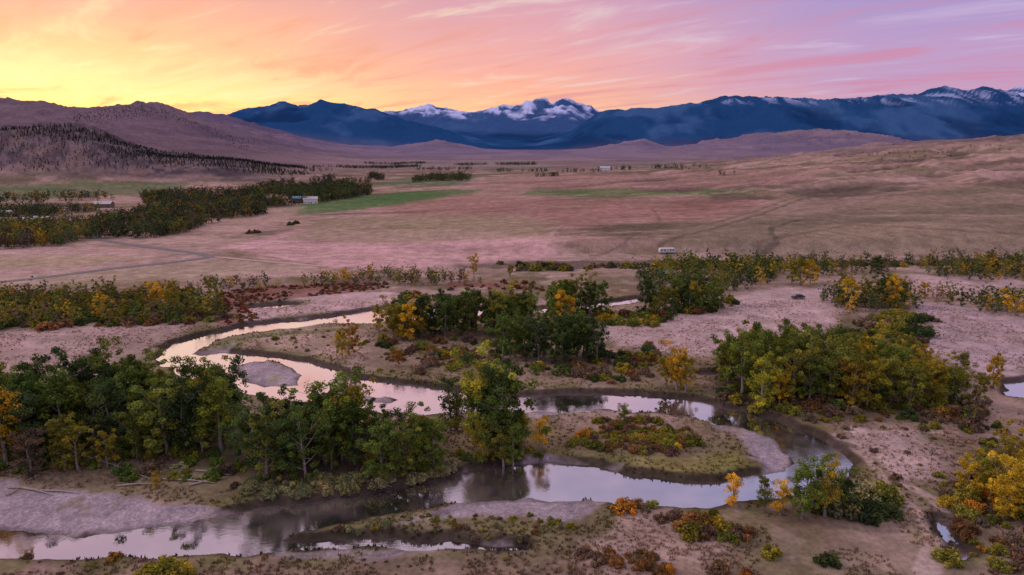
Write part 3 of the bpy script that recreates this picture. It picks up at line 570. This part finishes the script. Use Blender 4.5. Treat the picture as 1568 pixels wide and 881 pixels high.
# --- pines on the left hills
DP=[(.055,.072,.045)]
forest([(-100,194),(120,194),(170,209),(210,229),(120,216),(-100,207)],8,'hillside_pine_forest',CM_,(4,8),[DP],[1],(90,.38))
forest([(-100,206),(120,212),(260,240),(260,262),(0,268),(-100,262)],10,'hillside_pine_forest',CM_,(2.5,5.5),[DP],[1],(60,.50))
forest([(150,215),(250,232),(350,243),(470,256),(475,268),(430,270),(300,256),(180,240)],8,'hillside_pine_forest',CM_,(3.5,6.5),[DP],[1],(80,.42))
forest([(110,170),(180,165),(265,170),(270,180),(200,184),(110,184)],18,'hillside_pine_forest',CM_,(5,9),[DP],[1],(200,.44))
forest([(260,180),(340,196),(430,226),(400,236),(280,205)],24,'hillside_pine_forest',CM_,(5,9),[DP],[1],(240,.5))
# --- grass tufts on the near meadows
rs=np.random.RandomState(5); n=42000
Y=75+rs.rand(n)**1.2*190; X=(rs.rand(n)*2-1)*Y*.95
zz=zrow_lookup(Z,X,Y); gg=zrow_lookup(G,X,Y); cl=fbm(X/7,Y/7,3,121)
k=(zz>-.5)&(gg<.3)&(cl>.42); X=X[k];Y=Y[k];zz=zz[k]; n=len(X)
gc=np.stack([zrow_lookup(C[...,i],X,Y) for i in range(3)],1)
bx=[];cc=[]
pal=gc*(.75+.75*rs.rand(n))[:,None]*np.array([1.05,1,.85])
for b_ in range(5):
    a=rs.rand(n)*6.28; hgt=.2+.3*rs.rand(n); w_=.10+.1*rs.rand(n); ox=(rs.rand(n)-.5)*.5; oy=(rs.rand(n)-.5)*.5
    base=np.stack([X+ox,Y+oy,zz-.03],1); dx=np.stack([np.cos(a)*w_,np.sin(a)*w_,a*0],1); tp=np.stack([(rs.rand(n)-.5)*.35,(rs.rand(n)-.5)*.35,hgt],1)
    bx.append(np.stack([base-dx,base+dx,base+tp+dx*.25,base+tp-dx*.25],1).reshape(-1,3)); cc.append(np.repeat(pal,4,0))
tm,nt,out=mat('grass_tufts'); d=N(nt,'ShaderNodeBsdfDiffuse'); a_=N(nt,'ShaderNodeAttribute',attribute_name='tint'); nt.links.new(a_.outputs['Color'],d.inputs[0]); nt.links.new(d.outputs[0],out.inputs[0])
bv=np.concatenate(bx); addobj('dry_grass_tufts',mkmesh('dry_grass_tufts',bv,np.arange(len(bv)).reshape(-1,4),[tm],col=np.concatenate(cc)))
# ---------------------------------------------------------------- roads
def road(name,pts,wd,m_):
    w=[hit(a,b_) for a,b_ in pts]; P_=[]
    for (ax,ay),(bx_,by) in zip(w[:-1],w[1:]):
        k=max(2,int(math.hypot(bx_-ax,by-ay)/4))
        for i in range(k): P_.append((ax+(bx_-ax)*i/k,ay+(by-ay)*i/k))
    P_.append(w[-1]); P_=np.array(P_)
    for _ in range(6): P_[1:-1]=(P_[:-2]+P_[1:-1]*2+P_[2:])/4
    V=[]
    for i in range(len(P_)):
        d=P_[min(i+1,len(P_)-1)]-P_[max(i-1,0)]; d/=np.linalg.norm(d); nn=np.array([-d[1],d[0]])
        for q in (-1,-.5,0,.5,1):
            c=P_[i]+nn*q*wd/2; V.append((c[0],c[1],zat(c[0],c[1])+.12))
    Q_=[(i*5+j,i*5+j+1,(i+1)*5+j+1,(i+1)*5+j) for i in range(len(P_)-1) for j in range(4)]
    addobj(name,mkmesh(name,V,Q_,[m_],smooth=True))
road('country_road',[(-120,446),(0,433),(80,424),(160,413),(250,404),(330,394),(300,388),(240,380),(185,373),(140,365),(128,350)],5.5,simple('worn_asphalt',(.15,.135,.145),.9,0,.2,.5))
road('dirt_track',[(330,394),(420,402),(500,409)],3,simple('dirt',(.44,.32,.27),.95,0,.2,.5))
# ---------------------------------------------------------------- buildings, trailer, logs
white=simple('white_painted_siding',(.72,.72,.72),.6,0,.06,.6); glass=simple('window_glass',(.03,.035,.05),.15,0,.1); roofg=simple('grey_metal_roof',(.42,.42,.45),.5,0,.1)
roofb=simple('blue_metal_roof',(.10,.22,.34),.45,0,.1); wood=simple('weathered_wood',(.16,.12,.09),.85,0,.3); dark=simple('dark_rubber',(.03,.03,.03),.8); logm=simple('driftwood',(.34,.29,.26),.85,0,.3,4)
def box(name,par,c,d,m_):
    V=[(c[0]+d[0]/2*i,c[1]+d[1]/2*j,c[2]+d[2]/2*k) for i in(-1,1) for j in(-1,1) for k in(-1,1)]
    Q_=[(0,1,3,2),(4,6,7,5),(0,4,5,1),(2,3,7,6),(0,2,6,4),(1,5,7,3)]
    o=addobj(name,mkmesh(name,V,Q_,[m_]),parent=par); b_=o.modifiers.new('bevel','BEVEL'); b_.width=min(d)*.08; b_.segments=2; return o
def house(name,px,py,Lx,Ly,Hw,wall,roof,rot=0,nw=3):
    X,Y=hit(px,py); e=addobj(name,None,(X,Y,zat(X,Y)-.1),rot=rot)
    box('walls',e,(0,0,Hw/2),(Lx,Ly,Hw),wall)
    rh=Ly*.28; o_=.4; A=Lx/2+o_; B=Ly/2+o_; z0=Hw-.1
    V=[(-A,-B,z0),(A,-B,z0),(A,0,z0+rh),(-A,0,z0+rh),(A,B,z0),(-A,B,z0)]
    V+= [(a,b_,c+.14) for a,b_,c in V]
    addobj('roof',mkmesh('roof',V,[(6,7,8,9),(9,8,10,11),(0,3,2,1),(3,5,4,2),(0,1,7,6),(4,5,11,10),(0,6,9,3),(3,9,11,5),(1,2,8,7),(2,4,10,8)],[roof]),parent=e)
    gv=[(-Lx/2,-Ly/2,Hw-.02),(-Lx/2,Ly/2,Hw-.02),(-Lx/2,0,Hw+rh-.2),(-Lx/2,0,Hw+rh-.2),(Lx/2,-Ly/2,Hw-.02),(Lx/2,Ly/2,Hw-.02),(Lx/2,0,Hw+rh-.2),(Lx/2,0,Hw+rh-.2)]
    addobj('gables',mkmesh('gables',gv,[(0,1,2,3),(4,5,6,7)],[wall]),parent=e)
    box('door',e,(Lx*.05,-Ly/2-.03,1.05),(1.1,.08,2.1),wood)
    for i in range(nw):
        xx=-Lx/2+Lx*(i+.5)/nw
        if abs(xx-Lx*.05)>1.2: box('window_%d'%(i+1),e,(xx,-Ly/2-.03,1.6),(1.2,.08,1.0),glass)
    return e
house('farm_building',22,345,22,9,3.8,white,roofg,.1,6); house('farm_house',66,344,14,9,4.2,white,roofg,-.2,4); house('farm_house',476,312,14,9,5,white,roofg,.2,4)
house('barn',458,311,12,8,5,wood,roofb,.1,3); house('farm_house',926,262,16,10,5,white,roofg,0,3); house('farm_house',112,344,12,8,3.8,white,roofg,.3,3)
house('riverside_cabin',1018,426,7.5,5.5,2.6,wood,roofb,.15,3); house('farm_house',40,321,14,8,4,white,roofg,.1,3); house('farm_building',160,318,16,9,4,wood,roofg,.1,3); house('farm_house',8,333,12,8,4,white,roofg,.1,3)
X,Y=hit(1021,388); e=addobj('camper_trailer',None,(X,Y,zat(X,Y)),rot=.05)
prof=[(-4.4,.55),(-4.6,1.5),(-4.3,2.7),(-3.9,3.0),(4.0,3.0),(4.5,2.6),(4.7,1.7),(4.4,.55)]
V=[(a,-1.25,c) for a,c in prof]+[(a,1.25,c) for a,c in prof]; n_=len(prof)
bm_=bpy.data.meshes.new('body'); bm_.from_pydata(V,[],[tuple(range(n_)),tuple(range(2*n_-1,n_-1,-1))]+[(i,i+n_,(i+1)%n_+n_,(i+1)%n_) for i in range(n_)]); bm_.materials.append(white); addobj('body',bm_,parent=e)
for i,x in enumerate((-3.2,-1.5,1.8,3.3)): box('window_%d'%(i+1),e,(x,-1.27,2.0),(1.1,.06,.7),glass)
box('door',e,(.2,-1.27,1.6),(.8,.06,1.9),roofg); box('stripe',e,(0,-1.265,.95),(8.4,.04,.18),roofb); box('hitch',e,(5.2,0,.55),(1.4,.15,.12),dark)
for i,x in enumerate((-1.1,-.1)):
    for s_ in (-1,1):
        v,q=tube([(x,s_*1.02,.38),(x,s_*1.22,.38)],[.38,.38],14); v2,q2=tube([(x,s_*1.22,.38),(x,s_*1.23,.38)],[.38,.01],14)
        addobj('wheel_%d'%(i*2+(s_>0)+1),mkmesh('wheel',np.concatenate([v,v2]),np.concatenate([q,q2+len(v)]),[dark]),parent=e)
X,Y=hit(1222,458); e=addobj('pickup_truck',None,(X,Y,zat(X,Y)),rot=.2); tp=simple('dark_car_paint',(.05,.05,.06),.3)
box('chassis_body',e,(0,0,.85),(5.2,1.9,.6),tp); box('cab',e,(.4,0,1.45),(2.0,1.7,.65),tp); box('windshield',e,(1.42,0,1.45),(.06,1.5,.5),glass); box('side_glass',e,(.4,-.86,1.5),(1.6,.04,.4),glass); box('bed_rail',e,(-1.7,-.9,1.2),(1.8,.08,.12),tp)
for i,(x,s_) in enumerate([(1.6,-.9),(-1.6,-.9),(1.6,.9),(-1.6,.9)]):
    v,q=tube([(x,s_-.12,.38),(x,s_+.12,.38)],[.38,.38],14); addobj('wheel_%d'%(i+1),mkmesh('wheel',v,q,[dark]),parent=e)
for (a,b_,c,d_) in [(12,748,60,752),(62,753,122,758),(30,748,80,760),(180,746,240,742),(250,735,330,742),(300,722,352,730),(130,700,230,735),(290,745,350,733),(10,760,30,752),(560,740,600,742)]:
    p0=hit(a,b_);p1=hit(c,d_); z0=zat(*p0)+.18; z1=zat(*p1)+.25; mid=((p0[0]+p1[0])/2,(p0[1]+p1[1])/2+.2,(z0+z1)/2+.1)
    v,q=tube([(p0[0],p0[1],z0),mid,(p1[0],p1[1],z1)],[.2,.16,.06],7); v2,q2=tube([mid,(mid[0]+.8,mid[1]+.6,mid[2]+.8)],[.1,.03],5)
    addobj('driftwood_log',mkmesh('driftwood_log',np.concatenate([v,v2]),np.concatenate([q,q2+len(v)]),[logm]))
# ---------------------------------------------------------------- sky, added fill light, camera
w=bpy.data.worlds.new('sky'); scene.world=w; w.use_nodes=True; nt=w.node_tree; nt.nodes.clear(); L=nt.links.new
out=N(nt,'ShaderNodeOutputWorld'); bg=N(nt,'ShaderNodeBackground'); tc=N(nt,'ShaderNodeTexCoord')
sx=N(nt,'ShaderNodeSeparateXYZ'); L(tc.outputs['Generated'],sx.inputs[0])
ga=math.radians(-33)
def M(op,a,b_=None,c=None,clamp=False):
    n=N(nt,'ShaderNodeMath',operation=op); n.use_clamp=clamp
    for i,v in enumerate((a,b_,c)):
        if v is None: continue
        if isinstance(v,(int,float)): n.inputs[i].default_value=v
        else: L(v,n.inputs[i])
    return n.outputs[0]
hl=M('SQRT',M('ADD',M('MULTIPLY',sx.outputs[0],sx.outputs[0]),M('MULTIPLY',sx.outputs[1],sx.outputs[1])))
hl=M('MAXIMUM',hl,.001)
dt=M('DIVIDE',M('ADD',M('MULTIPLY',sx.outputs[0],math.sin(ga)),M('MULTIPLY',sx.outputs[1],math.cos(ga))),hl)
ang=M('DIVIDE',M('ARCCOSINE',M('MINIMUM',M('MAXIMUM',dt,-1.),1.)),math.pi/2)
zc=M('MAXIMUM',sx.outputs[2],0.)
den=M('ADD',zc,.05); cx=M('DIVIDE',sx.outputs[0],den); cy=M('DIVIDE',sx.outputs[1],den)
gb=math.radians(-42)
along=M('ADD',M('MULTIPLY',cx,math.sin(gb)),M('MULTIPLY',cy,math.cos(gb))); acr=M('SUBTRACT',M('MULTIPLY',cx,math.cos(gb)),M('MULTIPLY',cy,math.sin(gb)))
cv=N(nt,'ShaderNodeCombineXYZ'); L(M('MULTIPLY',along,.15),cv.inputs[0]); L(M('MULTIPLY',acr,.46),cv.inputs[1])
def wn(scale,det,rough,dist,off):
    a=N(nt,'ShaderNodeVectorMath',operation='ADD'); L(cv.outputs[0],a.inputs[0]); a.inputs[1].default_value=(off,off*.7,off)
    n=N(nt,'ShaderNodeTexNoise'); n.inputs['Scale'].default_value=scale; n.inputs['Detail'].default_value=det; n.inputs['Roughness'].default_value=rough; n.inputs['Distortion'].default_value=dist; L(a.outputs[0],n.inputs['Vector']); return n.outputs[0]
c1=wn(1.8,4,.6,0,0); c2=wn(3.2,7,.62,.7,5.2)
def MR(v,a,b_,c,d):
    n=N(nt,'ShaderNodeMapRange',interpolation_type='SMOOTHSTEP'); L(v,n.inputs[0])
    for i,q in enumerate((a,b_,c,d)): n.inputs[i+1].default_value=q
    return n.outputs[0]
zp=M('MAXIMUM',M('ADD',zc,M('MULTIPLY',M('MULTIPLY',M('SUBTRACT',c1,.5),.11),MR(zc,.0,.06,.3,1.))),0.)
zq=M('POWER',zp,.5)
def ramp(fac,stops):
    r=N(nt,'ShaderNodeValToRGB'); cr=r.color_ramp
    while len(cr.elements)<len(stops): cr.elements.new(.5)
    for e_,(p_,c) in zip(cr.elements,stops): e_.position=math.sqrt(p_); e_.color=(*c,1)
    L(fac,r.inputs[0]); return r.outputs[0]
TOP=[(.62,(.64,.50,.60)),(.78,(.78,.65,.74)),(1,(.84,.73,.82))]  # overhead sky out of view, brightened as fill for the ground
A=ramp(zq,[(0,(1,.58,.18)),(.04,(1,.74,.28)),(.085,(1,.70,.36)),(.115,(1,.52,.29)),(.15,(.88,.42,.30)),(.195,(.74,.37,.33)),(.25,(1,.70,.58)),(.34,(1,.60,.60)),(.46,(.60,.42,.54))]+TOP)
B=ramp(zq,[(0,(1,.55,.28)),(.04,(1,.54,.30)),(.085,(.95,.42,.31)),(.115,(.88,.39,.36)),(.15,(.78,.37,.41)),(.195,(.68,.34,.45)),(.25,(.92,.58,.60)),(.34,(.88,.54,.62)),(.46,(.50,.42,.60))]+TOP)
D=ramp(zq,[(0,(.72,.38,.45)),(.04,(.60,.33,.47)),(.085,(.53,.31,.53)),(.115,(.50,.32,.57)),(.15,(.42,.30,.58)),(.195,(.36,.29,.60)),(.25,(.48,.42,.66)),(.34,(.40,.38,.62)),(.46,(.34,.35,.60))]+TOP)
def mixn(f,a,b_):
    n=N(nt,'ShaderNodeMix',data_type='RGBA')
    if isinstance(f,float): n.inputs[0].default_value=f
    else: L(f,n.inputs[0])
    for s_,v in ((6,a),(7,b_)):
        if isinstance(v,tuple): n.inputs[s_].default_value=(*v,1)
        else: L(v,n.inputs[s_])
    return n.outputs[2]
base=mixn(MR(ang,.06,.42,0,1),A,B); base=mixn(MR(ang,.34,.70,0,1),base,D)
lit=mixn(MR(ang,.1,.7,0,1),(1,.80,.46),(.64,.50,.72)); shd=mixn(MR(ang,.1,.7,0,1),(.86,.36,.22),(.60,.24,.40))
fade=M('MULTIPLY',MR(zc,.0,.05,.25,1.),MR(zc,.22,.42,1.,.2))
base=mixn(M('MULTIPLY',MR(c2,.50,.66,0,.78),fade),base,shd)
base=mixn(M('MULTIPLY',MR(c2,.30,.47,.60,0),fade),base,lit)
sky=N(nt,'ShaderNodeTexSky',sky_type='NISHITA'); sky.sun_disc=False; sky.sun_elevation=math.radians(3); sky.sun_rotation=ga
ns=N(nt,'ShaderNodeVectorMath',operation='SCALE'); L(sky.outputs[0],ns.inputs[0]); ns.inputs['Scale'].default_value=.015
ad=N(nt,'ShaderNodeVectorMath',operation='ADD'); L(base,ad.inputs[0]); L(ns.outputs[0],ad.inputs[1])
L(ad.outputs[0],bg.inputs[0]); bg.inputs[1].default_value=1.0; L(bg.outputs[0],out.inputs[0])
sl=bpy.data.lights.new('relief_fill','SUN'); sl.energy=1.1; sl.angle=math.radians(20); sl.color=(1,.76,.68)  # added side light for hill relief; the true sun is behind the horizon
so_=bpy.data.objects.new('relief_fill',sl); scene.collection.objects.link(so_)
el=math.radians(32); import mathutils; gs=math.radians(-82)
dv=mathutils.Vector((math.sin(gs)*math.cos(el),math.cos(gs)*math.cos(el),math.sin(el))); so_.rotation_euler=dv.to_track_quat('Z','Y').to_euler()
cam=bpy.data.cameras.new('camera'); cam.lens=24; cam.sensor_width=36; cam.clip_start=1; cam.clip_end=60000
co=bpy.data.objects.new('camera',cam); co.location=(0,0,CH); co.rotation_euler=(math.pi/2-TH,0,0); scene.collection.objects.link(co); scene.camera=co
scene.view_settings.view_transform='Standard'; scene.view_settings.look='None'; scene.view_settings.exposure=0
print('objects',len(bpy.data.objects),'verts',NR*NC)
